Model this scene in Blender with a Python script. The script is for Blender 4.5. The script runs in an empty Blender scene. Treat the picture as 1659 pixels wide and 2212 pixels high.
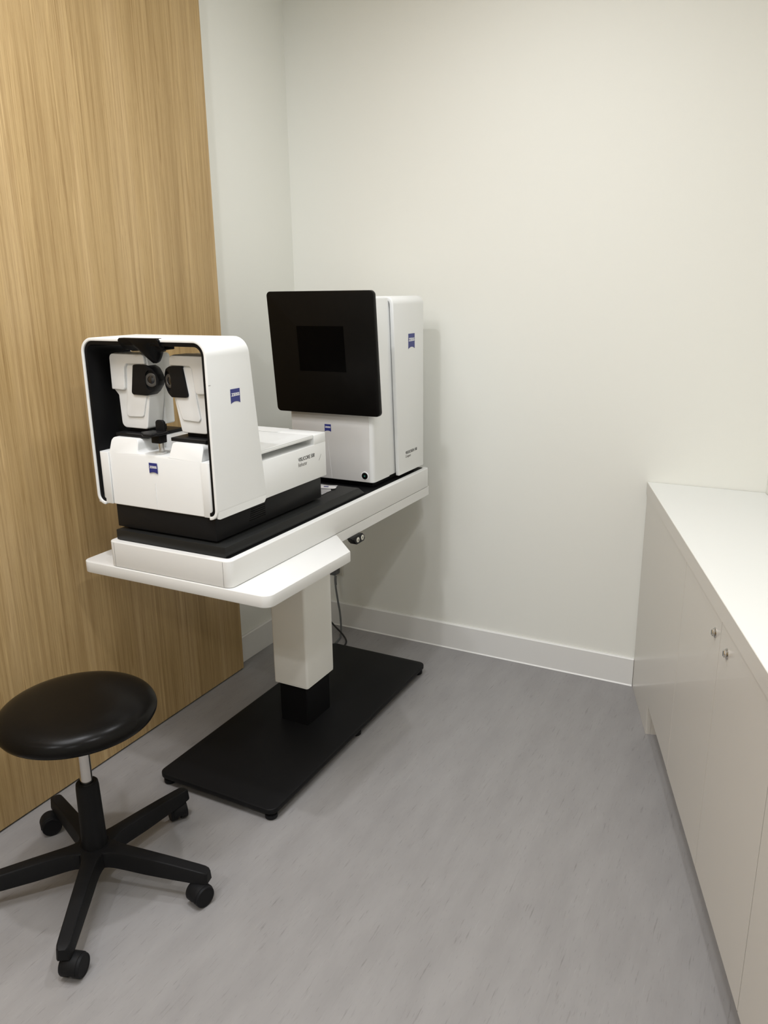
import bpy, bmesh, math, random
from mathutils import Vector, Matrix
random.seed(7)
C = bpy.context.scene.collection
S = bpy.context.scene

# ------------------------------------------------------------------ camera
cam_d = bpy.data.cameras.new('camera')
cam = bpy.data.objects.new('camera', cam_d)
C.objects.link(cam)
S.camera = cam
yaw, pit, rol = -0.4869887660, 0.2747069518, -0.0139530802
fw = Vector((math.sin(yaw)*math.cos(pit), math.cos(yaw)*math.cos(pit), -math.sin(pit)))
rt = Vector((math.cos(yaw), -math.sin(yaw), 0))
up = rt.cross(fw)
r2 = rt*math.cos(rol)+up*math.sin(rol)
u2 = -rt*math.sin(rol)+up*math.cos(rol)
M = Matrix((r2, u2, -fw)).transposed().to_4x4()
M.translation = Vector((0, 0, 1.6))
cam.matrix_world = M
cam_d.sensor_fit = 'VERTICAL'
cam_d.sensor_height = 24.0
cam_d.lens = 1700/2212*24.0
cam_d.clip_start = 0.02

# ------------------------------------------------------------------ exposure, world, lamps
S.view_settings.view_transform = 'Standard'
S.view_settings.look = 'None'
S.view_settings.gamma = 1
S.view_settings.exposure = -0.03
w = bpy.data.worlds.new('world'); S.world = w; w.use_nodes = True
w.node_tree.nodes['Background'].inputs[0].default_value = (1.0, 0.97, 0.9, 1)
w.node_tree.nodes['Background'].inputs[1].default_value = 0.05
CEIL = 3.00
def downlight(x, y, power, size=0.14, spread=172, col=(0.99, 1.0, 1.035)):
    l = bpy.data.lights.new('downlight', 'AREA'); l.shape = 'DISK'; l.size = size
    l.energy = power; l.color = col; l.spread = math.radians(spread)
    o = bpy.data.objects.new('downlight', l); C.objects.link(o)
    o.location = (x, y, CEIL-0.012)
    return o
downlight(-1.36, 1.13, 12.5, 0.09)
downlight(-0.87, 2.05, 11.5, 0.2)
downlight(-1.48, 0.55, 25, 0.9)
downlight(0.05, 0.75, 15)
downlight(-1.3, -1.0, 19)
downlight(0.3, -1.2, 14)

# ------------------------------------------------------------------ materials
def mat(name, col, rough=0.5, metal=0.0, spec=0.5, coat=0.0, bump=0.0, bscale=300, var=0.0):
    m = bpy.data.materials.new(name); m.use_nodes = True
    nt = m.node_tree; b = nt.nodes['Principled BSDF']
    b.inputs['Base Color'].default_value = (*col, 1)
    b.inputs['Roughness'].default_value = rough
    b.inputs['Metallic'].default_value = metal
    b.inputs['Specular IOR Level'].default_value = spec
    b.inputs['Coat Weight'].default_value = coat
    tc = nt.nodes.new('ShaderNodeTexCoord')
    nz = nt.nodes.new('ShaderNodeTexNoise'); nz.inputs['Scale'].default_value = bscale; nz.inputs['Detail'].default_value = 3
    nt.links.new(tc.outputs['Object'], nz.inputs['Vector'])
    if bump:
        bp = nt.nodes.new('ShaderNodeBump'); bp.inputs['Strength'].default_value = bump; bp.inputs['Distance'].default_value = 0.001
        nt.links.new(nz.outputs['Fac'], bp.inputs['Height']); nt.links.new(bp.outputs['Normal'], b.inputs['Normal'])
    if var:
        mx = nt.nodes.new('ShaderNodeMix'); mx.data_type = 'RGBA'
        mx.inputs[6].default_value = (*[c*(1-var) for c in col], 1); mx.inputs[7].default_value = (*[min(1, c*(1+var)) for c in col], 1)
        nt.links.new(nz.outputs['Fac'], mx.inputs[0]); nt.links.new(mx.outputs[2], b.inputs['Base Color'])
    return m

WALL = mat('wall_paint', (0.785, 0.785, 0.728), 0.75, bump=0.08, bscale=500)
CEILM = mat('ceiling_paint', (0.80, 0.79, 0.74), 0.85)
SKIRT = mat('skirting_paint', (0.74, 0.735, 0.71), 0.4)
TABLEW = mat('table_white_laminate', (0.72, 0.72, 0.70), 0.45, bump=0.05, bscale=900)
COLUMNW = mat('column_coated_steel', (0.76, 0.75, 0.70), 0.45, bump=0.05, bscale=900)
DEVW = mat('device_white_plastic', (0.80, 0.81, 0.80), 0.38, bump=0.05, bscale=1500)
DEVG = mat('device_panel_grey_white', (0.66, 0.65, 0.63), 0.42, bump=0.05, bscale=1500)
COUNTER = mat('worktop_white_laminate', (0.76, 0.77, 0.745), 0.4, bump=0.03, bscale=700)
DOORM = mat('cabinet_melamine', (0.60, 0.57, 0.515), 0.28, coat=0.2)
BLACKP = mat('black_plastic', (0.006, 0.006, 0.0065), 0.45, bump=0.08, bscale=1200, spec=0.11)
BLACKS = mat('black_plastic_satin', (0.011, 0.011, 0.0115), 0.32, bump=0.05, bscale=900, spec=0.11)
BLACKST = mat('black_coated_steel', (0.008, 0.008, 0.0085), 0.45, bump=0.08, bscale=1500, spec=0.11)
SCRF = mat('screen_bezel_black', (0.004, 0.0035, 0.003), 0.38, bump=0.04, bscale=1200, spec=0.11)
SCRG = mat('screen_glass_black', (0.001, 0.001, 0.001), 0.25, spec=0.05)
SLABM = mat('sliding_plate_black', (0.014, 0.0145, 0.014), 0.42, bump=0.05, bscale=900, spec=0.22)
VINYL = mat('black_vinyl', (0.0045, 0.004, 0.0035), 0.27, bump=0.08, bscale=60, spec=0.11)
STOOLP = mat('stool_nylon_black', (0.009, 0.009, 0.0095), 0.5, bump=0.15, bscale=300, var=0.15, spec=0.11)
RUBBER = mat('wheel_rubber', (0.010, 0.010, 0.011), 0.5, spec=0.11)
CHROME = mat('chrome', (0.62, 0.60, 0.57), 0.18, metal=1.0)
STEEL = mat('brushed_steel', (0.55, 0.54, 0.52), 0.3, metal=1.0)
DARKMET = mat('dark_metal', (0.10, 0.10, 0.10), 0.3, metal=0.8)
LENSG = mat('lens_glass', (0.004, 0.005, 0.009), 0.06, coat=0.6)
LENSR = mat('lens_ring_grey', (0.075, 0.072, 0.067), 0.3)
BLUE = mat('logo_blue', (0.022, 0.030, 0.19), 0.4)
LOGOW = mat('logo_white', (0.8, 0.8, 0.8), 0.45)
INK = mat('black_ink', (0.03, 0.03, 0.03), 0.6)
INKG = mat('grey_ink', (0.17, 0.16, 0.15), 0.6)
TEAL = mat('button_mark_teal', (0.03, 0.22, 0.17), 0.4)
GREYC = mat('grey_cable_sheath', (0.11, 0.117, 0.12), 0.5)
BLACKC = mat('black_cable_sheath', (0.008, 0.008, 0.008), 0.5)
SOCK = mat('socket_plastic', (0.62, 0.60, 0.52), 0.35)
PAPER = mat('wrapper_film', (0.42, 0.42, 0.43), 0.3)
GAPSHADE = mat('painted_gap_shade', (0.03, 0.025, 0.02), 0.8)

def wood_mat():
    m = bpy.data.materials.new('oak_veneer'); m.use_nodes = True
    nt = m.node_tree; N = nt.nodes; L = nt.links; b = N['Principled BSDF']
    b.inputs['Roughness'].default_value = 0.42
    tc = N.new('ShaderNodeTexCoord')
    def noise(sy, sz, detail, rough, off=0.0):
        mp = N.new('ShaderNodeMapping'); mp.inputs['Scale'].default_value = (1, sy, sz); mp.inputs['Location'].default_value = (off, off*1.7, off*.3)
        n = N.new('ShaderNodeTexNoise'); n.inputs['Scale'].default_value = 1; n.inputs['Detail'].default_value = detail; n.inputs['Roughness'].default_value = rough
        L.new(tc.outputs['Object'], mp.inputs['Vector']); L.new(mp.outputs['Vector'], n.inputs['Vector'])
        return n.outputs['Fac']
    def ramp(f, stops):
        r = N.new('ShaderNodeValToRGB'); e = r.color_ramp.elements
        while len(e) < len(stops): e.new(0.5)
        for k, (p, c) in enumerate(stops): e[k].position = p; e[k].color = (*c, 1)
        L.new(f, r.inputs[0]); return r.outputs[0]
    def mix(a, bb, fac, mode='MULTIPLY'):
        x = N.new('ShaderNodeMix'); x.data_type = 'RGBA'; x.blend_type = mode
        if isinstance(fac, float): x.inputs[0].default_value = fac
        else: L.new(fac, x.inputs[0])
        L.new(a, x.inputs[6]); L.new(bb, x.inputs[7]); return x.outputs[2]
    broad = ramp(noise(9, 0.5, 4, 0.55), [(0.3, (0.362, 0.243, 0.104)), (0.52, (0.428, 0.295, 0.133)), (0.72, (0.49, 0.347, 0.173))])
    mid = ramp(noise(60, 0.9, 5, 0.6, 3.1), [(0.36, (0.80, 0.76, 0.70)), (0.5, (1.0, 1.0, 1.0)), (0.68, (1.16, 1.18, 1.22))])
    fine = ramp(noise(330, 3.2, 4, 0.65, 7.7), [(0.30, (0.70, 0.63, 0.54)), (0.47, (1, 1, 1)), (0.70, (1.10, 1.11, 1.13))])
    pore = ramp(noise(620, 16, 3, 0.6, 12.3), [(0.30, (0.62, 0.55, 0.45)), (0.42, (1, 1, 1))])
    line = ramp(noise(26, 0.35, 2, 0.5, 21.0), [(0.490, (1, 1, 1)), (0.503, (1.18, 1.2, 1.25)), (0.512, (0.82, 0.78, 0.72)), (0.53, (1, 1, 1))])
    c = mix(broad, mid, 0.85); c = mix(c, fine, 0.8); c = mix(c, pore, 0.6); c = mix(c, line, 0.8)
    L.new(c, b.inputs['Base Color'])
    return m
WOOD = wood_mat()

def floor_mat():
    m = bpy.data.materials.new('grey_flecked_vinyl'); m.use_nodes = True
    nt = m.node_tree; N = nt.nodes; L = nt.links; b = N['Principled BSDF']
    b.inputs['Roughness'].default_value = 0.48
    tc = N.new('ShaderNodeTexCoord')
    def noise(sx, sy, detail, rough, off):
        mp = N.new('ShaderNodeMapping'); mp.inputs['Scale'].default_value = (sx, sy, 1); mp.inputs['Location'].default_value = (off, off*1.3, 0)
        mp.inputs['Rotation'].default_value = (0, 0, math.radians(4))
        n = N.new('ShaderNodeTexNoise'); n.inputs['Scale'].default_value = 1; n.inputs['Detail'].default_value = detail; n.inputs['Roughness'].default_value = rough
        L.new(tc.outputs['Object'], mp.inputs['Vector']); L.new(mp.outputs['Vector'], n.inputs['Vector'])
        return n.outputs['Fac']
    def ramp(f, stops):
        r = N.new('ShaderNodeValToRGB'); e = r.color_ramp.elements
        while len(e) < len(stops): e.new(0.5)
        for k, (p, c) in enumerate(stops): e[k].position = p; e[k].color = (*c, 1)
        L.new(f, r.inputs[0]); return r.outputs[0]
    def mix(a, bb, fac):
        x = N.new('ShaderNodeMix'); x.data_type = 'RGBA'; x.blend_type = 'MULTIPLY'; x.inputs[0].default_value = fac
        L.new(a, x.inputs[6]); L.new(bb, x.inputs[7]); return x.outputs[2]
    broad = ramp(noise(14, 3.5, 4, 0.6, 0), [(0.35, (0.256, 0.247, 0.244)), (0.65, (0.286, 0.277, 0.273))])
    fleck = ramp(noise(140, 11, 3, 0.6, 5), [(0.27, (0.72, 0.71, 0.71)), (0.39, (1, 1, 1)), (0.62, (1.0, 1.0, 1.0)), (0.74, (1.10, 1.10, 1.10))])
    fleck2 = ramp(noise(300, 32, 2, 0.5, 9), [(0.22, (0.70, 0.70, 0.7)), (0.36, (1, 1, 1))])
    c = mix(broad, fleck, 0.9); c = mix(c, fleck2, 0.8)
    L.new(c, b.inputs['Base Color'])
    bp = N.new('ShaderNodeBump'); bp.inputs['Strength'].default_value = 0.15; bp.inputs['Distance'].default_value = 0.0006
    L.new(noise(200, 40, 3, 0.6, 2), bp.inputs['Height']); L.new(bp.outputs['Normal'], b.inputs['Normal'])
    return m
FLOORM = floor_mat()

# ------------------------------------------------------------------ mesh helpers
def link(name, bm, m, parent=None, smooth=35, loc=None):
    bmesh.ops.recalc_face_normals(bm, faces=bm.faces[:])
    me = bpy.data.meshes.new(name); bm.to_mesh(me); bm.free()
    for p in me.polygons: p.use_smooth = True
    me.set_sharp_from_angle(angle=math.radians(smooth))
    me.materials.append(m)
    o = bpy.data.objects.new(name, me); C.objects.link(o)
    if parent is not None:
        o.parent = parent
        if parent.type == 'EMPTY' and 'org' in parent:      # shapes are drawn in the frame the thing's base is measured in
            o.location = -Vector(parent['org'])
    if loc is not None: o.location = loc
    return o

def bevel(bm, w, seg=2, ang=30):
    if w <= 0: return
    es = [e for e in bm.edges if len(e.link_faces) == 2 and e.calc_face_angle(0) > math.radians(ang)]
    bmesh.ops.bevel(bm, geom=es, offset=w, segments=seg, profile=0.5, affect='EDGES', clamp_overlap=True)

def bm_box(x0, x1, y0, y1, z0, z1, bw=0.002, seg=2):
    bm = bmesh.new()
    bmesh.ops.create_cube(bm, size=1, matrix=Matrix.Translation(((x0+x1)/2, (y0+y1)/2, (z0+z1)/2)) @ Matrix.Diagonal((x1-x0, y1-y0, z1-z0, 1)))
    bevel(bm, bw, seg)
    return bm

def merge(*bms):
    out = bmesh.new()
    for b in bms:
        me = bpy.data.meshes.new('tmp'); b.to_mesh(me); b.free(); out.from_mesh(me); bpy.data.meshes.remove(me)
    return out

def fillet(pts, rads, seg=6):
    out = []
    n = len(pts)
    if not isinstance(rads, (list, tuple)): rads = [rads]*n
    for i in range(n):
        r = rads[i]; p = Vector(pts[i]); a = Vector(pts[i-1])-p; b = Vector(pts[(i+1) % n])-p
        if r <= 0: out.append(tuple(p)); continue
        la, lb = a.length, b.length; a.normalize(); b.normalize()
        th = math.acos(max(-1, min(1, a.dot(b))))
        d = min(r/math.tan(th/2), la*0.49, lb*0.49); r = d*math.tan(th/2)
        bis = (a+b).normalized(); c = p+bis*(r/math.sin(th/2))
        s = p+a*d-c; e = p+b*d-c
        a0 = math.atan2(s.y, s.x); a1 = math.atan2(e.y, e.x); da = (a1-a0+math.pi) % (2*math.pi)-math.pi
        for k in range(seg+1):
            t = a0+da*k/seg; out.append((c.x+r*math.cos(t), c.y+r*math.sin(t)))
    return out

def bm_prism(pts, axis, a, b, bw=0.0, seg=2, rads=0, fseg=6):
    """extrude a 2D outline. axis 'x': pts=(y,z); 'y': pts=(x,z); 'z': pts=(x,y)"""
    if rads: pts = fillet(pts, rads, fseg)
    def P(p, t):
        return {'x': (t, p[0], p[1]), 'y': (p[0], t, p[1]), 'z': (p[0], p[1], t)}[axis]
    bm = bmesh.new()
    A = [bm.verts.new(P(p, a)) for p in pts]; B = [bm.verts.new(P(p, b)) for p in pts]
    bm.faces.new(A); bm.faces.new(B[::-1])
    n = len(pts)
    for i in range(n): bm.faces.new((A[i], B[i], B[(i+1) % n], A[(i+1) % n]))
    bmesh.ops.recalc_face_normals(bm, faces=bm.faces[:])
    if bw > 0:
        es = [e for e in bm.edges if (e.verts[0] in A and e.verts[1] in A) or (e.verts[0] in B and e.verts[1] in B)]
        bmesh.ops.bevel(bm, geom=es, offset=bw, segments=seg, profile=0.5, affect='EDGES', clamp_overlap=True)
    return bm

def rrect(x0, x1, y0, y1, r, seg=6):
    return fillet([(x0, y0), (x1, y0), (x1, y1), (x0, y1)], r, seg)

def bm_lathe(prof, seg=40, mtx=None):
    """prof: (r, z) list turned about z"""
    bm = bmesh.new(); rings = []
    for r, z in prof:
        if r < 1e-6: rings.append([bm.verts.new((0, 0, z))])
        else: rings.append([bm.verts.new((r*math.cos(2*math.pi*k/seg), r*math.sin(2*math.pi*k/seg), z)) for k in range(seg)])
    for i in range(len(rings)-1):
        a, b = rings[i], rings[i+1]
        for k in range(seg):
            k2 = (k+1) % seg
            if len(a) == 1 and len(b) == 1: continue
            if len(a) == 1: bm.faces.new((a[0], b[k], b[k2]))
            elif len(b) == 1: bm.faces.new((a[k], b[0], a[k2]))
            else: bm.faces.new((a[k], b[k], b[k2], a[k2]))
    for rg in (rings[0], rings[-1]):
        if len(rg) > 1: bm.faces.new(rg)
    if mtx is not None: bmesh.ops.transform(bm, matrix=mtx, verts=bm.verts[:])
    return bm

def aim(p, d):
    """matrix whose z axis points along d at p"""
    return Matrix.Translation(p) @ Vector(d).to_track_quat('Z', 'Y').to_matrix().to_4x4()

def bm_cyl(p, d, r, h, bw=0.0, seg=32):
    bwz = min(bw, r*0.9)
    prof = [(0, 0), (r-bwz, 0), (r-bwz*0.3, bwz*0.3), (r, bwz), (r, h-bwz), (r-bwz*0.3, h-bwz*0.3), (r-bwz, h), (0, h)] if bw else [(0, 0), (r, 0), (r, h), (0, h)]
    return bm_lathe(prof, seg, aim(p, d))

def bm_tube(pts, r, seg=10, sub=8):
    P = [Vector(p) for p in pts]; path = []
    for i in range(len(P)-1):
        p0 = P[max(i-1, 0)]; p1 = P[i]; p2 = P[i+1]; p3 = P[min(i+2, len(P)-1)]
        for k in range(sub):
            t = k/sub
            path.append(0.5*((2*p1)+(-p0+p2)*t+(2*p0-5*p1+4*p2-p3)*t*t+(-p0+3*p1-3*p2+p3)*t**3))
    path.append(P[-1])
    bm = bmesh.new(); rings = []; prev = None
    for i, p in enumerate(path):
        d = (path[min(i+1, len(path)-1)]-path[max(i-1, 0)]).normalized()
        s = d.cross(Vector((0, 0, 1))) if prev is None else prev-d*prev.dot(d)
        if s.length < 1e-4: s = Vector((1, 0, 0))
        s.normalize(); prev = s; t = d.cross(s)
        rings.append([bm.verts.new(p+(s*math.cos(2*math.pi*k/seg)+t*math.sin(2*math.pi*k/seg))*r) for k in range(seg)])
    for a, b in zip(rings, rings[1:]):
        for k in range(seg): bm.faces.new((a[k], b[k], b[(k+1) % seg], a[(k+1) % seg]))
    bm.faces.new(rings[0]); bm.faces.new(rings[-1])
    return bm

def move_front(bm, fn):
    for v in bm.verts: v.co = fn(v.co)

def cut(bm, co, no):
    bmesh.ops.bisect_plane(bm, geom=bm.verts[:]+bm.edges[:]+bm.faces[:], plane_co=co, plane_no=no)

def thing(name, label, cat, org, frame=None, group=None):
    o = bpy.data.objects.new(name, None); o.empty_display_size = 0.1; C.objects.link(o)
    o['org'] = list(org)
    if frame is None: o.location = org
    else: o.matrix_world = frame @ Matrix.Translation(org)
    o['label'] = label; o['category'] = cat
    if group: o['group'] = group
    return o
def tag(o, label, cat, group=None):
    o['label'] = label; o['category'] = cat
    if group: o['group'] = group
    return o
def structure(o):
    o['kind'] = 'structure'; return o

def text_bm(s, o, right, upv, width, height, depth=0.0004, bold=0.0, shear=0.0):
    cu = bpy.data.curves.new('lettering', 'FONT'); cu.body = s; cu.size = 1; cu.offset = bold; cu.shear = shear; cu.extrude = 0
    to = bpy.data.objects.new('lettering', cu); C.objects.link(to)
    dg = bpy.context.evaluated_depsgraph_get()
    me = bpy.data.meshes.new_from_object(to.evaluated_get(dg))
    bpy.data.objects.remove(to)
    bm = bmesh.new(); bm.from_mesh(me); bpy.data.meshes.remove(me); bpy.data.curves.remove(cu)
    xs = [v.co.x for v in bm.verts]; ys = [v.co.y for v in bm.verts]
    x0, x1, y0, y1 = min(xs), max(xs), min(ys), max(ys)
    right = Vector(right).normalized(); upv = Vector(upv).normalized(); nn = right.cross(upv); o = Vector(o)
    r = bmesh.ops.extrude_face_region(bm, geom=bm.faces[:])
    top = [v for v in r['geom'] if isinstance(v, bmesh.types.BMVert)]
    tset = set(top)
    for v in bm.verts:
        u = (v.co.x-x0)/(x1-x0)*width; t = (v.co.y-y0)/(y1-y0)*height
        v.co = o+right*u+upv*t+nn*(depth if v in tset else 0)
    return bm

def logo(parent, o, right, upv, W, H, name='logo'):
    """blue banner with scooped lower edge and white lettering; o = lower left corner on the surface"""
    right = Vector(right).normalized(); upv = Vector(upv).normalized(); nn = right.cross(upv); o = Vector(o)
    dip = H*0.13
    pts = [(0, H), (0, 0)]
    for k in range(1, 12):
        t = k/12; pts.append((W*t, dip*math.sin(math.pi*t)**0.8))
    pts += [(W, 0), (W, H)]
    bm = bmesh.new()
    A = [bm.verts.new(o+right*a+upv*b) for a, b in pts]; B = [bm.verts.new(o+right*a+upv*b+nn*0.0005) for a, b in pts]
    bm.faces.new(A); bm.faces.new(B[::-1])
    for i in range(len(pts)): bm.faces.new((A[i], B[i], B[(i+1) % len(pts)], A[(i+1) % len(pts)]))
    lg = link(name, bm, BLUE, parent); lg['label'] = 'blue banner logo with white lettering'
    tb = text_bm('ZEISS', o+right*W*0.06+upv*H*0.50+nn*0.0005, right, upv, W*0.88, H*0.22, 0.0003, bold=0.034)
    link('lettering', tb, LOGOW, lg)
    return lg

# ------------------------------------------------------------------ the room
XL, XP, YB = -2.087, -2.033, 3.102          # left wall, veneer panel face, back wall
ANG = math.radians(-72.1)
CAB = Matrix.Translation((-0.482, YB, 0)) @ Matrix.Rotation(ANG, 4, 'Z')   # x along the cupboard run, y into it
structure(link('floor', bm_box(-2.3, 2.3, -2.1, 3.25, -0.1, 0, 0), FLOORM))
structure(link('ceiling', bm_box(-2.3, 2.3, -2.1, 3.25, CEIL, CEIL+0.1, 0), CEILM))
structure(link('wall_left', bm_box(XL-0.12, XL, -2.1, 3.25, 0, CEIL, 0), WALL))
structure(link('wall_back', bm_box(XL, 0.35, YB, YB+0.12, 0, CEIL, 0), WALL))
structure(link('wall_front', bm_box(XL, 2.1, -2.12, -2.0, 0, CEIL, 0), WALL))
o = structure(link('wall_right', bm_box(-0.03, 5.45, 0.394, 0.51, 0, CEIL, 0), WALL)); o.matrix_world = CAB
# skirting
def skirt(name, run, axis, face, sgn):
    h, t = 0.122, 0.012
    prof = [(0, 0), (t, 0), (t, h-0.004), (t-0.004, h), (0, h)]
    return prof
sk = [(YB, 0.0), (YB-0.013, 0.0), (YB-0.013, 0.117), (YB-0.009, 0.121), (YB, 0.121)]
structure(link('baseboard_back', merge(bm_prism(sk, 'x', XL+0.012, -0.4795), bm_prism([(YB-0.012, 0), (YB-0.0175, 0), (YB-0.012, 0.006)], 'x', XL+0.012, -0.4795)), SKIRT))
sk = [(XL, 0.0), (XL+0.013, 0.0), (XL+0.013, 0.117), (XL+0.009, 0.121), (XL, 0.121)]
structure(link('baseboard_left', bm_prism(sk, 'y', 2.36, YB), SKIRT))
# oak veneer panelling proud of the left wall
pn = structure(link('trim_1', bm_box(XL, XP, -1.99, 2.498, 0.006, CEIL-0.002, 0.0008, 1), WOOD))
structure(link('gap_shade_strip', bm_box(XL, XP-0.006, -1.99, 2.492, 0.0, 0.006, 0), GAPSHADE))  # near-black strip, painted as the shade in the gap below the panelling

# ------------------------------------------------------------------ height-adjustable instrument table
T = thing('instrument_table', 'white height adjustable instrument table on a black rectangular floor plate', 'table', (-1.535, 2.25, 0))
# floor plate with feet
link('base_plate', bm_prism(rrect(-1.772, -1.300, 1.690, 2.822, 0.028), 'z', 0.026, 0.045, 0.004, 3), BLACKST, T)
for fx in (-1.745, -1.327):
    for fy in (1.716, 2.256, 2.796):
        link('foot', bm_lathe([(0, 0), (0.016, 0), (0.020, 0.004), (0.020, 0.016), (0.012, 0.018), (0.012, 0.027), (0, 0.027)], 24, Matrix.Translation((fx, fy, 0))), RUBBER, T)
link('post', bm_prism(rrect(-1.598, -1.476, 2.163, 2.322, 0.006), 'z', 0.045, 0.30, 0), BLACKP, T)
link('column', bm_prism(rrect(-1.611, -1.463, 2.150, 2.335, 0.009), 'z', 0.210, 0.763, 0), COLUMNW, T)
link('column_collar', bm_prism(rrect(-1.6105, -1.4635, 2.1505, 2.3345, 0.009), 'z', 0.202, 0.209, 0.001, 1), COLUMNW, T)
# table top with clipped rear corners
top = [(-1.928, 1.616), (-1.216, 1.616), (-1.212, 2.056), (-1.341, 2.187), (-1.808, 2.187), (-1.934, 2.056)]
link('tabletop', bm_prism(top, 'z', 0.764, 0.7995, 0.0025, 2, [0.03, 0.03, 0.006, 0.003, 0.003, 0.006]), TABLEW, T)
link('rail', bm_prism(rrect(-1.807, -1.346, 2.188, 2.953, 0.004), 'z', 0.762, 0.7990, 0.001, 1), TABLEW, T)
# shallow frame on top: four sides, rounded corners, black inlay
TX0, TX1, TY0, TY1 = -1.808, -1.345, 1.620, 2.955
link('tray', bm_prism(rrect(TX0, TX1, TY0, TY1, 0.022, 8), 'z', 0.8005, 0.880, 0.003, 3), TABLEW, T)
for (x0, x1) in ((TX0+0.024, TX0+0.0250), (TX1-0.025, TX1-0.024)):
    link('seam', bm_box(x0, x1, TY0-0.0002, TY0+0.001, 0.802, 0.877, 0), INKG, T)
link('tray_mat', bm_prism(rrect(TX0+0.020, TX1-0.020, TY0+0.022, TY1-0.020, 0.01), 'z', 0.8790, 0.8808, 0.0005, 1), BLACKP, T)
# up/down hand switch under the rail
hs = [(-1.331+0.006, 0)]
pf = [(2.272, 0.7625), (2.273, 0.7575), (2.286, 0.753), (2.294, 0.742), (2.308, 0.7305), (2.356, 0.7305), (2.367, 0.738), (2.362, 0.752), (2.349, 0.7625)]
sw = link('hand_switch', bm_prism(pf, 'x', -1.360, -1.332, 0.002, 2, 0.004), BLACKS, T)
for by, dn in ((2.314, 1), (2.3465, -1)):
    b = link('button', bm_cyl((-1.332, by, 0.7465), (1, 0, 0), 0.0095, 0.0014, 0.0005), SOCK, sw)
    d = 0.0042*dn
    link('arrow', bm_prism([(by-0.0035, 0.7465-d*0.7), (by+0.0035, 0.7465-d*0.7), (by, 0.7465+d)], 'x', -1.3307, -1.3302), INK, b)

# ------------------------------------------------------------------ refractor on the front of the table
XC = -1.623
R = thing('refractor', 'white and black eye refraction machine with two lens heads at table front', 'medical device', (-1.60, 1.95, 0.881))
slab = bm_prism([(1.641, 0.881), (1.641, 0.913), (2.402, 0.913), (2.452, 0.881)], 'x', -1.790, -1.374, 0.0)
bevel(slab, 0.003, 2, 15)
link('sliding_plate', slab, SLABM, R)
link('plinth_gap', bm_box(-1.775, -1.43, 1.675, 2.19, 0.913, 0.920, 0), BLACKP, R)
base = link('lower_body', bm_box(-1.794, -1.413, 1.656, 2.212, 0.919, 0.992, 0.003), BLACKS, R)
for k in range(6):
    z = 0.942+k*0.0064
    link('vent_slot', bm_box(-1.4135, -1.4126, 1.808+0.002*k, 1.890, z-0.0015, z+0.0012, 0.0003, 1), SCRG, base)
# rear housing with handle slot and lid
link('housing', bm_box(-1.852, -1.394, 1.80, 2.220, 0.997, 1.1145, 0.003), DEVW, R)
link('housing_top', merge(bm_box(-1.852, -1.394, 2.148, 2.220, 1.1125, 1.1455, 0.003), bm_box(-1.80, -1.47, 1.80, 2.15, 1.112, 1.136, 0.001)), DEVW, R)
link('lid', merge(bm_prism(rrect(-1.850, -1.395, 1.835, 2.1465, 0.006), 'z', 1.135, 1.1455, 0.002, 2),
                  bm_box(-1.80, -1.538, 2.1465, 2.2195, 1.1453, 1.1468, 0.0006, 1)), DEVW, R)
link('lid_rim', merge(bm_box(-1.850, -1.395, 1.835, 1.842, 1.1450, 1.1475, 0.0008, 1), bm_box(-1.404, -1.395, 1.842, 2.1465, 1.1450, 1.1472, 0.0008, 1), bm_box(-1.850, -1.842, 1.842, 2.1465, 1.1450, 1.1472, 0.0008, 1)), DEVW, R)
# arch: swept rounded frame, white shell with black liner
def arch(x0, x1, z0, z1, rt_, rb, th, yf, yb, flare=0.0, curl=0.03):
    def path(off):
        a, b, c, d = x0+off, x1-off, z0+off, z1-off
        r1 = max(rt_-off, 0.002); r0 = max(rb-off, 0.002); P = []
        for k in range(9):
            t = math.radians(270-90*k/8); P.append((a+r0+r0*math.cos(t), c+r0+r0*math.sin(t)))
        for k in range(11):
            t = math.radians(180-90*k/10); P.append((a+r1+r1*math.cos(t), d-r1+r1*math.sin(t)))
        for k in range(11):
            t = math.radians(90-90*k/10); P.append((b-r1+r1*math.cos(t), d-r1+r1*math.sin(t)))
        for k in range(9):
            t = math.radians(0-90*k/8); P.append((b-r0+r0*math.cos(t), c+r0+r0*math.sin(t)))
        return P
    O, I = path(0), path(th)
    bm = bmesh.new()
    def ring(P, y): return [bm.verts.new((x, y if not callable(y) else y(z), z)) for x, z in P]
    of, inf, ob, ib = ring(O, yf), ring(I, yf), ring(O, yb), ring(I, yb)
    n = len(O)
    for i in range(n-1):
        bm.faces.new((of[i], inf[i], inf[i+1], of[i+1])); bm.faces.new((ob[i], ob[i+1], ib[i+1], ib[i]))
        bm.faces.new((of[i], of[i+1], ob[i+1], ob[i])); bm.faces.new((inf[i], ib[i], ib[i+1], inf[i+1]))
    for i in (0, n-1): bm.faces.new((of[i], ob[i], ib[i], inf[i]))
    bmesh.ops.recalc_face_normals(bm, faces=bm.faces[:])
    es = [e for e in bm.edges if len(e.link_faces) == 2 and e.calc_face_angle(0) > math.radians(50)]
    bmesh.ops.bevel(bm, geom=es, offset=0.0018, segments=2, profile=0.5, affect='EDGES')
    return bm
ybk = lambda z: 1.824+(1.481-z)*0.105
link('arch', arch(-1.855, -1.393, 0.986, 1.481, 0.044, 0.030, 0.009, 1.643, ybk, curl=0.030), DEVW, R)
link('arch_liner', arch(-1.8458, -1.4022, 0.9953, 1.4718, 0.036, 0.022, 0.0105, 1.6465, lambda z: ybk(z)-0.012, curl=0.026), BLACKP, R)
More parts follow.
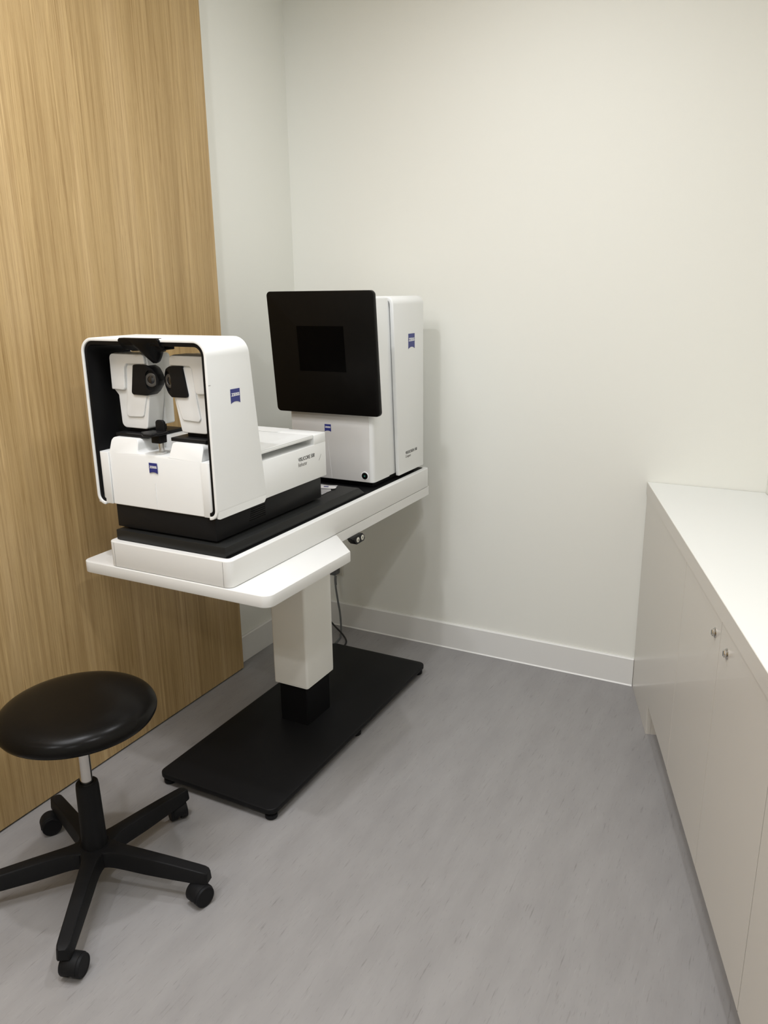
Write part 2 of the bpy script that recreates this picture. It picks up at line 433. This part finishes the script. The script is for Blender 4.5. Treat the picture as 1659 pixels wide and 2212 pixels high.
for (x0, x1) in ((-1.3934, -1.3926), (-1.8554, -1.8546)):
    link('arch_seam', bm_box(x0, x1, 1.644, 1.652, 1.361, 1.3622, 0), INKG, R)
# side skirts stepping below the housing at the foot of the arch
for x0, x1 in ((-1.400, -1.3935), (-1.8545, -1.848)):
    link('arch_skirt', bm_prism([(1.648, 0.991), (1.654, 0.9885), (1.862, 0.9885), (1.872, 0.999), (1.872, 1.01), (1.648, 1.01)], 'x', x0, x1, 0.0008, 1), DEVW, R)
# lower front cover with chin recess
ol = [(-1.796, 0.990), (-1.446, 0.990), (-1.446, 1.192), (-1.560, 1.192), (-1.564, 1.153), (-1.684, 1.153), (-1.690, 1.192), (-1.796, 1.192)]
cv = bm_prism(ol, 'y', 1.651, 1.762, 0, 2, [0.004, 0.004, 0.014, 0.006, 0.004, 0.012, 0.012, 0.014])
cut(cv, (0, 0, 1.146), (0, 0, 1))
for v in cv.verts:
    if v.co.y < 1.70 and v.co.z > 1.1465: v.co.y += (v.co.z-1.146)*0.40
es = [e for e in cv.edges if len(e.link_faces) == 2 and e.calc_face_angle(0) > math.radians(60)]
bmesh.ops.bevel(cv, geom=es, offset=0.0022, segments=2, profile=0.5, affect='EDGES')
cov = link('front_cover', cv, DEVW, R, smooth=22)
link('cover_rear', bm_box(-1.796, -1.446, 1.7625, 1.84, 0.995, 1.1918, 0.003), DEVW, R)
link('crease_highlight', bm_prism([(-1.6228, 0.993), (-1.6216, 0.993), (-1.6222, 1.070)], 'y', 1.6504, 1.652), LOGOW, cov)  # moulded crease; its highlight is drawn as a thin white ridge
for sx in (-1, 1):
    a, b = (XC-0.214, XC-0.1745) if sx < 0 else (XC+0.178, XC+0.2108)
    ra = [0, 0, 0, 0.014] if sx < 0 else [0, 0, 0.014, 0]
    pts = fillet([(a, 1.84), (b, 1.84), (b, 1.648), (a, 1.648)], [0.001, 0.001, 0.012 if sx > 0 else 0.001, 0.012 if sx < 0 else 0.001])
    link('side_cover', bm_prism(pts, 'z', 0.9905, 1.148, 0.002, 2), DEVW, R)
logo(R, (-1.6395, 1.6504, 1.0995), (1, 0, 0), (0, 0, 1), 0.031, 0.031)
logo(R, (-1.3925, 1.733, 1.302), (0, 1, 0), (0, 0, 1), 0.041, 0.040)
tl = link('printed_name', text_bm('VISUCORE 500', (-1.3939, 2.052, 1.0745), (0, 1, 0), (0, 0, 1), 0.096, 0.0125, bold=0.012), INK, R)
link('printed_name', text_bm('Refractor', (-1.3939, 2.052, 1.0575), (0, 1, 0), (0, 0, 1), 0.050, 0.0125), INKG, R)
link('scratch', bm_prism([(2.174, 1.057), (2.176, 1.057), (2.189, 1.076), (2.188, 1.076)], 'x', -1.3940, -1.3937), INKG, R)
# carriage plates, necks and lens heads
def U(sx, u): return XC+sx*u
for sx in (-1, 1):
    x0, x1 = sorted((U(sx, 0.043), U(sx, 0.172)))
    link('carriage_plate', bm_prism(rrect(x0, x1, 1.684, 1.838, 0.004), 'z', 1.1925, 1.2025, 0.0015, 2), BLACKS, R)
    x0, x1 = sorted((U(sx, 0.075), U(sx, 0.150)))
    hd_y0 = 1.712
    out = [(0.045, 1.434), (0.040, 1.380), (0.047, 1.310), (0.066, 1.2145), (0.166, 1.2145), (0.169, 1.311), (0.1855, 1.328), (0.184, 1.434)]
    rads = [0.012, 0.02, 0.02, 0.010, 0.018, 0.003, 0.003, 0.014]
    def sil(pts, rr, grow=0.0):
        p = fillet(pts, rr, 5); q = [(U(sx, u), z) for u, z in p]
        return q if sx > 0 else q[::-1]
    hb = bm_prism(sil(out, rads), 'y', 1.7095, 1.772, 0.012, 4)
    head = link('lens_head', hb, DEVW, R, smooth=50)
    link('neck', bm_box(x0, x1, 1.722, 1.800, 1.2020, 1.2165, 0.001, 1), BLACKP, head)
    link('rear_shell', bm_prism(sil([(0.048, 1.432), (0.050, 1.222), (0.160, 1.222), (0.164, 1.31), (0.180, 1.328), (0.179, 1.432)], [0.014, 0.006, 0.010, 0.003, 0.003, 0.014]), 'y', 1.7735, 1.810, 0.004, 2), DEVW, head)
    # raised brow that turns down the outer side
    brow = [(0.048, 1.433), (0.046, 1.405), (0.118, 1.4045), (0.127, 1.395), (0.133, 1.327), (0.1845, 1.329), (0.183, 1.433)]
    link('brow_panel', bm_prism(sil(brow, [0.010, 0.004, 0.006, 0.006, 0.010, 0.003, 0.014]), 'y', 1.700, 1.716, 0.004, 3), DEVW, head)
    face = [(0.050, 1.401), (0.052, 1.320), (0.074, 1.250), (0.143, 1.247), (0.131, 1.318), (0.122, 1.400)]
    fb = bm_prism(sil(face, [0.004, 0.02, 0.012, 0.012, 0.01, 0.006]), 'y', 1.7055, 1.714, 0.0035, 3)
    link('face_panel', fb, DEVW, head)
    eye = [(0.092, 1.403), (0.047, 1.403), (0.026, 1.394), (0.015, 1.376), (0.0095, 1.360), (0.015, 1.345), (0.031, 1.326), (0.046, 1.3155), (0.107, 1.3165)]
    ep = fillet(eye, [0.006, 0.02, 0.02, 0.012, 0.01, 0.012, 0.02, 0.008, 0.008], 5)
    eb = bm_prism([(U(sx, u), z) for u, z in (ep if sx > 0 else ep[::-1])], 'y', 1.6995, 1.735, 0)
    for uu in (0.058, 0.050, 0.043, 0.036, 0.029, 0.022, 0.015): cut(eb, (U(sx, uu), 0, 0), (1, 0, 0))
    for v in eb.verts:
        u = abs(v.co.x-XC)
        if v.co.y < 1.72 and u < 0.055: v.co.y += (0.055-u)**2*7.5
        elif v.co.y > 1.72 and u < 0.045: v.co.y += 0.006
    es = [e for e in eb.edges if len(e.link_faces) == 2 and e.calc_face_angle(0) > math.radians(60)]
    bmesh.ops.bevel(eb, geom=es, offset=0.0012, segments=2, profile=0.5, affect='EDGES')
    ey = link('eyepiece', eb, BLACKS, head, smooth=50)
    n = Vector((-sx*0.30, -1, 0)).normalized()
    cpos = Vector((U(sx, 0.0345), 1.7105, 1.3600))
    side = Vector((0, 0, 1)).cross(n).normalized()
    # oval pocket sunk into the eyepiece around the lens
    bm = bmesh.new(); sg = 40; R0 = []; R1 = []
    for k in range(sg):
        t = 2*math.pi*k/sg; ct, st = math.cos(t), math.sin(t)
        e = side*(abs(ct)**0.8)*math.copysign(0.0160, ct)+Vector((0, 0, 1))*(abs(st)**0.8)*math.copysign(0.0275, st)
        R0.append(bm.verts.new(cpos+e)); R1.append(bm.verts.new(cpos+e*1.12+n*0.03))
    bm.faces.new(R0); bm.faces.new(R1)
    for k in range(sg): bm.faces.new((R0[k], R1[k], R1[(k+1) % sg], R0[(k+1) % sg]))
    cutter = link('cutter', bm, BLACKS)
    cutter.location = -Vector(R['org'])*0
    md = ey.modifiers.new('pocket', 'BOOLEAN'); md.operation = 'DIFFERENCE'; md.solver = 'EXACT'; md.object = cutter
    saved = ey.parent, head.parent
    ey.parent = None; bpy.context.view_layer.update()
    dg = bpy.context.evaluated_depsgraph_get(); newme = bpy.data.meshes.new_from_object(ey.evaluated_get(dg))
    ey.modifiers.clear(); ey.data = newme; ey.parent = head
    for p in newme.polygons: p.use_smooth = True
    newme.set_sharp_from_angle(angle=math.radians(40))
    bpy.data.objects.remove(cutter)
    link('lens_ring', bm_lathe([(0.0105, 0.0012), (0.012, 0.0035), (0.0175, 0.0040), (0.0195, 0.003), (0.0200, 0), (0.0105, 0)], 40, aim(cpos-n*0.0005, n)), LENSR, ey)
    link('lens', bm_lathe([(0, 0), (0.0112, 0), (0.0112, 0.0014), (0.008, 0.0026), (0.004, 0.0033), (0, 0.0035)], 40, aim(cpos-n*0.0002, n)), LENSG, ey)
# forehead rest hanging from the arch
cs = []
bm = bmesh.new()
NU = 24
def fr_bottom(t):                 # t in -1..1 across the width
    a = abs(t)
    return 1.4100 + 0.034*min(1, max(0, (a-0.10)/0.38))**1.3 + (0.004 if a > 0.9 else 0)
front, back, fbot, bbot = [], [], [], []
for k in range(NU+1):
    t = -1+2*k/NU; hw = 0.0745
    x = XC+t*hw; xb = XC+t*0.070
    zt = 1.4825-(0.006 if abs(t) > 0.97 else 0.0); zb = fr_bottom(t)
    ytop = 1.634-0.0035*(1-t*t); ybot = 1.654+0.040*(1-t*t)**0.8
    row = []
    for j in range(6):
        s = j/5; z = zt+(zb-zt)*s; y = ytop+(ybot-ytop)*(s**1.5); xx = x+(xb-x)*s**1.2
        row.append((xx, y, z))
    row2 = [(xx, y+0.013+0.010*(1-j/5), z+ (0.002 if j == 5 else 0)) for j, (xx, y, z) in enumerate(row)]
    front.append([bm.verts.new(p) for p in row]); back.append([bm.verts.new(p) for p in row2])
for k in range(NU):
    for j in range(5):
        bm.faces.new((front[k][j], front[k][j+1], front[k+1][j+1], front[k+1][j]))
        bm.faces.new((back[k][j], back[k+1][j], back[k+1][j+1], back[k][j+1]))
    for j in (0, 5): bm.faces.new((front[k][j], front[k+1][j], back[k+1][j], back[k][j]))
for k in (0, NU):
    for j in range(5): bm.faces.new((front[k][j], back[k][j], back[k][j+1], front[k][j+1]))
bmesh.ops.recalc_face_normals(bm, faces=bm.faces[:])
bmesh.ops.bevel(bm, geom=[e for e in bm.edges if len(e.link_faces) == 2 and e.calc_face_angle(0) > math.radians(55)], offset=0.002, segments=2, profile=0.5, affect='EDGES')
fr = link('forehead_rest', bm, BLACKP, R, smooth=50)
link('bracket', bm_box(XC-0.050, XC+0.050, 1.690, 1.725, 1.448, 1.4725, 0.002), BLACKP, fr)
# chin rest on its steel rod
cr = link('chin_rest', merge(
    bm_prism(fillet([(-0.032, 1.634), (0.032, 1.634), (0.030, 1.694), (-0.030, 1.694)], [0.022, 0.022, 0.006, 0.006]), 'z', 1.206, 1.2135, 0.003, 3),
    bm_prism(fillet([(-0.017, 1.208), (0.017, 1.208), (0.016, 1.249), (-0.016, 1.249)], [0.002, 0.002, 0.010, 0.010]), 'y', 1.690, 1.699, 0.003, 3),
    bm_box(-0.0165, 0.0165, 1.668, 1.699, 1.184, 1.208, 0.003)), BLACKS, R)
me = cr.data
for v in me.vertices:
    if v.co.y < 1.70 and v.co.z > 1.2: 
        pass
    v.co.x += XC
    d = v.co.x-XC
    if 1.200 < v.co.z < 1.215 and v.co.y < 1.695: v.co.z += abs(d)*0.16-(0.0022 if abs(d) < 0.02 else 0)+ (0.003 if v.co.y < 1.65 else 0)
link('rod', bm_cyl((XC, 1.690, 1.153), (0, 0, 1), 0.0085, 0.035, 0.0005), STEEL, cr)
link('rod_collar', bm_cyl((XC, 1.690, 1.153), (0, 0, 1), 0.015, 0.003, 0.001), DEVW, cr)

# ------------------------------------------------------------------ vision screen unit at the back of the table
V = thing('vision_screen_unit', 'tall white vision test cabinet with square black screen at table rear', 'medical device', (-1.56, 2.72, 0.881))
link('foot_block', bm_box(-1.725, -1.395, 2.545, 2.90, 0.881, 0.906, 0.002), BLACKP, V)
BX0, BX1, BY = -1.742, -1.376, 2.520
bd = bm_prism(fillet([(BX0, BY), (BX1, BY), (BX1, 2.650), (BX0, 2.650)], [0.016, 0.016, 0.002, 0.002], 8), 'z', 0.903, 1.573, 0.003, 2)
link('body', bd, DEVW, V)
link('body_rear', bm_box(BX0+0.006, BX1-0.006, 2.6495, 2.92, 0.903, 1.560, 0.002), DEVW, V)
fp = link('front_panel', bm_box(BX0+0.013, BX1-0.016, BY-0.0016, BY+0.004, 0.9045, 1.570, 0.0014, 2), DEVG, V)
link('crease_highlight', bm_prism([(-1.5576, 0.907), (-1.5566, 0.907), (-1.5712, 1.055)], 'y', BY-0.0022, BY-0.001), LOGOW, fp)  # highlight along the front crease, put in as a white sliver
pb = link('power_button', bm_lathe([(0, 0), (0.0165, 0), (0.0165, 0.0008), (0.0145, 0.0018), (0.0135, 0.0012), (0, 0.0012)], 32, aim((-1.413, BY-0.0012, 0.928), (0, -1, 0))), LOGOW, V)
pk = link('button_cap', bm_cyl((-1.413, BY-0.0024, 0.928), (0, -1, 0), 0.0128, 0.0012, 0.0004), SCRF, pb)
link('power_symbol', bm_cyl((-1.413, BY-0.0036, 0.928), (0, -1, 0), 0.0030, 0.0003), TEAL, pk)
logo(V, (-1.5835, BY-0.0017, 1.0865), (1, 0, 0), (0, 0, 1), 0.028, 0.028)
# rear hood: inverted U with rounded shoulders, front edge leaning
def hood():
    x0, x1, zt, r, th = -1.752, -1.361, 1.578, 0.030, 0.016
    def path(off):
        a, b, d = x0+off, x1-off, zt-off; rr = r-off; P = [(a, 0.894)]
        for k in range(11):
            t = math.radians(180-90*k/10); P.append((a+rr+rr*math.cos(t), d-rr+rr*math.sin(t)))
        for k in range(11):
            t = math.radians(90-90*k/10); P.append((b-rr+rr*math.cos(t), d-rr+rr*math.sin(t)))
        P.append((b, 0.894)); return P
    O, I = path(0), path(th)
    bm = bmesh.new(); yf = lambda z: 2.662+(1.578-z)*0.060
    of = [bm.verts.new((x, yf(z), z)) for x, z in O]; inf = [bm.verts.new((x, yf(z), z)) for x, z in I]
    ob = [bm.verts.new((x, 2.930, z)) for x, z in O]
    n = len(O)
    ib = [bm.verts.new((x, 2.922, z)) for x, z in I]
    for i in range(n-1):
        bm.faces.new((of[i], inf[i], inf[i+1], of[i+1])); bm.faces.new((of[i], of[i+1], ob[i+1], ob[i])); bm.faces.new((inf[i], ib[i], ib[i+1], inf[i+1]))
    bm.faces.new(ob); bm.faces.new(ib)
    bm.faces.new([of[0], inf[0], ib[0], ib[-1], inf[-1], of[-1], ob[-1], ob[0]])
    bmesh.ops.recalc_face_normals(bm, faces=bm.faces[:])
    es = [e for e in bm.edges if len(e.link_faces) == 2 and e.calc_face_angle(0) > math.radians(50)]
    bmesh.ops.bevel(bm, geom=es, offset=0.004, segments=3, profile=0.5, affect='EDGES', clamp_overlap=True)
    return bm
link('rear_hood', hood(), DEVW, V)
logo(V, (-1.3608, 2.790, 1.379), (0, 1, 0), (0, 0, 1), 0.056, 0.058)
link('printed_name', text_bm('VISUSCREEN 100', (-1.3609, 2.760, 0.9695), (0, 1, 0), (0, 0, 1), 0.105, 0.0115, bold=0.012), INK, V)
link('printed_name', text_bm('Compact', (-1.3609, 2.760, 0.952), (0, 1, 0), (0, 0, 1), 0.048, 0.0135), INKG, V)
# square screen leaning forward at the top
sx0, sx1 = -1.776, -1.330
def lean(p):
    x, y, z = p; return Vector((x, y-(z-1.162)*0.086, z))
sc = bm_prism(rrect(sx0, sx1, 1.159, 1.601, 0.016), 'y', 2.489, 2.511, 0.003, 2)
move_front(sc, lean)
scr = link('screen', sc, SCRF, V)
wn = bm_box(-1.655, -1.457, 2.4883, 2.4898, 1.3165, 1.4790, 0)
move_front(wn, lean)
link('display_window', wn, SCRG, scr)
link('screen_mount', bm_box(-1.62, -1.50, 2.475, 2.5195, 1.33, 1.43, 0.003), BLACKP, scr)

# ------------------------------------------------------------------ small things lying on the black sliding plate
bm = bmesh.new()
wp = [(-1.540, 2.300), (-1.525, 2.384), (-1.492, 2.381), (-1.457, 2.393), (-1.449, 2.366), (-1.458, 2.345), (-1.440, 2.318), (-1.441, 2.291), (-1.437, 2.256), (-1.470, 2.238), (-1.52, 2.25)]
NX, NY = 12, 14
import mathutils
def inside(px, py):
    c = False; n = len(wp)
    for i in range(n):
        x1, y1 = wp[i]; x2, y2 = wp[i-1]
        if (y1 > py) != (y2 > py) and px < (x2-x1)*(py-y1)/(y2-y1)+x1: c = not c
    return c
A = [bm.verts.new((x, y, 0.9136)) for x, y in wp]
f = bm.faces.new(A)
bmesh.ops.triangulate(bm, faces=[f])
bmesh.ops.subdivide_edges(bm, edges=bm.edges[:], cuts=4, use_grid_fill=True)
for v in bm.verts: v.co.z = 0.9136+0.0022*(0.5+0.5*mathutils.noise.noise(Vector((v.co.x*55, v.co.y*55, 0))))
r = bmesh.ops.extrude_face_region(bm, geom=bm.faces[:])
for v in r['geom']:
    if isinstance(v, bmesh.types.BMVert): v.co.z += 0.0004
tag(link('wrapper', bm, PAPER), 'crumpled clear film wrapper lying on the black plate behind the refractor', 'wrapper')
tg = bm_prism([(-1.515, 2.354), (-1.442, 2.364), (-1.437, 2.337), (-1.508, 2.318)], 'z', 0.9163, 0.9188, 0.0006, 1, [0.003, 0.012, 0.012, 0.003])
tgo = tag(link('tag', tg, LOGOW), 'white rounded tag with a blue mark lying on the clear wrapper', 'tag')
link('mark', bm_prism([(-1.490, 2.352), (-1.472, 2.3555), (-1.467, 2.343), (-1.485, 2.340)], 'z', 0.9188, 0.9191), BLUE, tgo)

# ------------------------------------------------------------------ wheeled stool
SX, SY = -1.603, 1.270
ST = thing('wheeled_stool', 'round black vinyl stool on a five armed castor base beside the wood panel', 'stool', (SX, SY, 0))
tm = Matrix.Translation((SX, SY, 0))
seat = [(0, 0.5775), (0.06, 0.5770), (0.11, 0.5745), (0.15, 0.5695), (0.178, 0.5610), (0.195, 0.5500), (0.2035, 0.5360), (0.204, 0.5250), (0.199, 0.5170), (0.190, 0.5140), (0.12, 0.5125), (0, 0.512)]
def smooth_prof(p, n=4):
    out = []
    for i in range(len(p)-1):
        p0 = p[max(i-1, 0)]; p1 = p[i]; p2 = p[i+1]; p3 = p[min(i+2, len(p)-1)]
        for k in range(n):
            t = k/n
            out.append(tuple(0.5*((2*p1[a])+(-p0[a]+p2[a])*t+(2*p0[a]-5*p1[a]+4*p2[a]-p3[a])*t*t+(-p0[a]+3*p1[a]-3*p2[a]+p3[a])*t**3) for a in (0, 1)))
    out.append(p[-1]); out = [(max(0, r_), z_) for r_, z_ in out]; out[0] = (0, out[0][1]); return out
link('seat', bm_lathe(smooth_prof(seat), 96, tm), VINYL, ST)
link('seat_pan', bm_lathe([(0, 0.5135), (0.13, 0.5135), (0.13, 0.508), (0.05, 0.498), (0, 0.498)], 48, tm), STOOLP, ST)
link('gas_rod', bm_lathe([(0, 0.30), (0.0165, 0.30), (0.0165, 0.500), (0, 0.500)], 40, tm), CHROME, ST)
link('column', bm_lathe([(0, 0.085), (0.0345, 0.085), (0.0345, 0.12), (0.0335, 0.14), (0.0305, 0.305), (0.029, 0.317), (0.026, 0.320), (0.018, 0.320), (0.018, 0.310), (0, 0.310)], 48, tm), STOOLP, ST)
hub = bm_lathe([(0, 0.070), (0.040, 0.070), (0.048, 0.078), (0.050, 0.112), (0.047, 0.1195), (0.038, 0.1215), (0.0372, 0.117), (0, 0.117)], 48, tm)
link('hub', hub, STOOLP, ST)
casters = [(14, (-1.288, 1.332), -12), (86, (-1.589, 1.580), 58), (158, (-1.896, 1.354), -32), (-130, (-1.80, 1.02), 100), (-56, (-1.406, 1.009), 18)]
for deg, (cx, cy), sw_ in casters:
    a = math.radians(deg); d = Vector((math.cos(a), math.sin(a), 0)); s = Vector((-d.y, d.x, 0)); o0 = Vector((SX, SY, 0))
    bm = bmesh.new(); secs = []
    for rr, wt, wb, zt, zb in ((0.020, 0.026, 0.026, 0.121, 0.076), (0.044, 0.030, 0.033, 0.1205, 0.074), (0.056, 0.025, 0.028, 0.120, 0.073), (0.072, 0.0215, 0.0245, 0.1195, 0.071), (0.10, 0.020, 0.0225, 0.118, 0.068), (0.16, 0.0185, 0.021, 0.1135, 0.063), (0.24, 0.0175, 0.020, 0.106, 0.0605), (0.31, 0.0170, 0.0195, 0.098, 0.060), (0.328, 0.0165, 0.0190, 0.0955, 0.060), (0.338, 0.0145, 0.0175, 0.093, 0.060), (0.344, 0.009, 0.013, 0.090, 0.060)):
        c = o0+d*rr
        pts = [(-wb, zb), (-wt-0.0005, zt-0.005), (-wt*0.93, zt-0.0015), (-wt*0.78, zt), (wt*0.78, zt), (wt*0.93, zt-0.0015), (wt+0.0005, zt-0.005), (wb, zb)]
        secs.append([bm.verts.new(c+s*p+Vector((0, 0, z))) for p, z in pts])
    for A_, B_ in zip(secs, secs[1:]):
        for k in range(8): bm.faces.new((A_[k], B_[k], B_[(k+1) % 8], A_[(k+1) % 8]))
    bm.faces.new(secs[0]); bm.faces.new(secs[-1])
    link('leg', bm, STOOLP, ST, smooth=28)
    # castor: stem, hood and two wheels
    end = o0+d*0.322; end.z = 0
    WR = 0.0290
    wc = Vector((cx, cy, WR+0.0003))
    sa = math.radians(sw_); ax = Vector((math.cos(sa), math.sin(sa), 0))
    stem = bm_cyl((end.x, end.y, 0.036), (0, 0, 1), 0.0125, 0.030, 0.001, 20)
    fwd = Vector((-ax.y, ax.x, 0))
    tocen = Vector((end.x-wc.x, end.y-wc.y, 0))
    if fwd.dot(tocen) < 0: fwd = -fwd
    hd = bmesh.new()
    pr_ = [(math.cos(math.radians(-12+k*200/18))*(WR+0.0022), math.sin(math.radians(-12+k*200/18))*(WR+0.0022)) for k in range(19)]
    F0 = [hd.verts.new(wc+fwd*p+Vector((0, 0, q))-ax*0.0195) for p, q in pr_]
    F1 = [hd.verts.new(wc+fwd*p+Vector((0, 0, q))+ax*0.0195) for p, q in pr_]
    hd.faces.new(F0); hd.faces.new(F1)
    for k in range(len(pr_)): hd.faces.new((F0[k], F1[k], F1[(k+1) % len(pr_)], F0[(k+1) % len(pr_)]))
    bmesh.ops.recalc_face_normals(hd, faces=hd.faces[:])
    bevel(hd, 0.0022, 2, 50)
    ca = link('caster', merge(stem, hd), STOOLP, ST, smooth=50)
    for sg_ in (-1, 1):
        wh = bm_lathe([(0, 0), (WR-0.0012, 0), (WR, 0.002), (WR, 0.0175), (WR-0.0015, 0.0202), (WR-0.0040, 0.0206), (WR-0.0050, 0.0198), (0, 0.0198)], 40, aim(wc+ax*sg_*0.006, ax*sg_))
        link('wheel', wh, RUBBER, ca)

# ------------------------------------------------------------------ cupboards along the right wall
TOPZ, BOTZ = 0.871, 0.823
wt_ = bm_prism([(0.002, -0.002), (2.552, -0.002), (2.552, 0.391), (0.130, 0.391)], 'z', BOTZ+0.001, TOPZ, 0.0006, 1)
wt = thing('worktop', 'long white laminate worktop over the cupboards along the right wall', 'worktop', (1.2, 0.2, BOTZ), CAB)
link('board', wt_, COUNTER, wt)
link('edge_band', bm_box(0.003, 2.551, -0.0032, -0.0018, BOTZ+0.0015, TOPZ-0.0008, 0.0003, 1), DOORM, wt)
ug = 'white cupboards under the worktop'
c1 = thing('cupboard', 'cupboard end by the back wall with a plain panel and no lock', 'cupboard', (0.4, 0.2, 0), CAB, ug)
link('carcass', bm_prism([(0.010, 0.019), (0.797, 0.019), (0.797, 0.388), (0.132, 0.388)], 'z', 0.118, BOTZ-0.001), DOORM, c1)
link('end_panel', bm_prism([(0.007, 0.0005), (0.386, 0.0005), (0.386, 0.118), (0.797, 0.118), (0.797, BOTZ-0.002), (0.007, BOTZ-0.002)], 'y', 0.0, 0.018, 0.0006, 1), DOORM, c1)
link('filler', bm_prism([(0.013, 0.0182), (0.3855, 0.0182), (0.3855, 0.056), (0.025, 0.056)], 'z', 0.0, 0.118, 0), DOORM, c1)
link('plinth', bm_box(0.03, 0.797, 0.055, 0.07, 0.0, 0.118, 0), DOORM, c1)
def lock(parent, s):
    b = link('lock', bm_lathe([(0, 0), (0.0135, 0), (0.0135, 0.0015), (0.011, 0.0035), (0.0095, 0.004), (0.0095, 0.0075), (0.0082, 0.0090), (0, 0.0090)], 28, aim((s, 0.0, 0.770), (0, -1, 0))), CHROME, parent)
    b['label'] = 'small round chrome lock'
    link('keyhole', bm_box(s-0.0012, s+0.0012, -0.0094, -0.0088, 0.764, 0.776, 0), INK, b)
def unit(s0, s1, label, locks):
    c = thing('cupboard', label, 'cupboard', ((s0+s1)/2, 0.2, 0), CAB, ug)
    link('carcass', bm_box(s0+0.0005, s1-0.0005, 0.0205, 0.388, 0.118, BOTZ-0.001, 0), DOORM, c)
    mid = (s0+s1)/2
    for a, b, ls in ((s0+0.0014, mid-0.0014, locks[0]), (mid+0.0014, s1-0.0014, locks[1])):
        d = link('door', bm_box(a, b, 0.0, 0.018, 0.116, BOTZ-0.0025, 0.0003, 1), DOORM, c)
        if ls is not None: lock(d, ls)
    link('plinth', bm_box(s0, s1, 0.055, 0.07, 0.0, 0.118, 0), DOORM, c)
unit(0.7985, 1.674, 'cupboard with two doors and two round chrome locks near the worktop edge', (1.186, 1.306))
unit(1.675, 2.550, 'cupboard nearest the camera, its door cut off by the picture edge', (2.06, 2.17))

# ------------------------------------------------------------------ socket and cables behind the column
so = thing('wall_socket', 'cream wall socket low on the back wall behind the table column', 'socket', (-1.915, YB, 0.30))
link('plate', bm_box(-1.962, -1.870, YB-0.010, YB, 0.262, 0.352, 0.003), SOCK, so)
gc = thing('power_cable', 'grey power cable hanging from the wall socket behind the column', 'cable', (-1.86, 3.04, 0))
link('plug', bm_prism(rrect(-1.925, -1.884, 0.272, 0.322, 0.012), 'y', YB-0.050, YB-0.0105, 0.005, 2), GREYC, gc)
link('strain_relief', bm_tube([(-1.892, YB-0.040, 0.270), (-1.889, YB-0.048, 0.250), (-1.885, YB-0.052, 0.228)], 0.006, 12, 4), GREYC, gc)
link('cord', bm_tube([(-1.889, YB-0.048, 0.250), (-1.882, 3.045, 0.215), (-1.866, 3.035, 0.150), (-1.851, 3.025, 0.100), (-1.838, 3.010, 0.040), (-1.825, 2.985, 0.012), (-1.805, 2.93, 0.0050), (-1.80, 2.80, 0.0050), (-1.86, 2.60, 0.0050)], 0.0046, 10, 8), GREYC, gc)
link('power_lead', bm_tube([(-1.640, 2.345, 0.090), (-1.78, 2.60, 0.17), (-1.885, 2.86, 0.150), (-1.885, 2.945, 0.106), (-1.842, 2.960, 0.056), (-1.795, 2.955, 0.022), (-1.760, 2.925, 0.006), (-1.742, 2.86, 0.005), (-1.735, 2.78, 0.005), (-1.70, 2.70, 0.005)], 0.0042, 10, 8), BLACKC, T)['label'] = 'thin black power lead curving down behind the column'
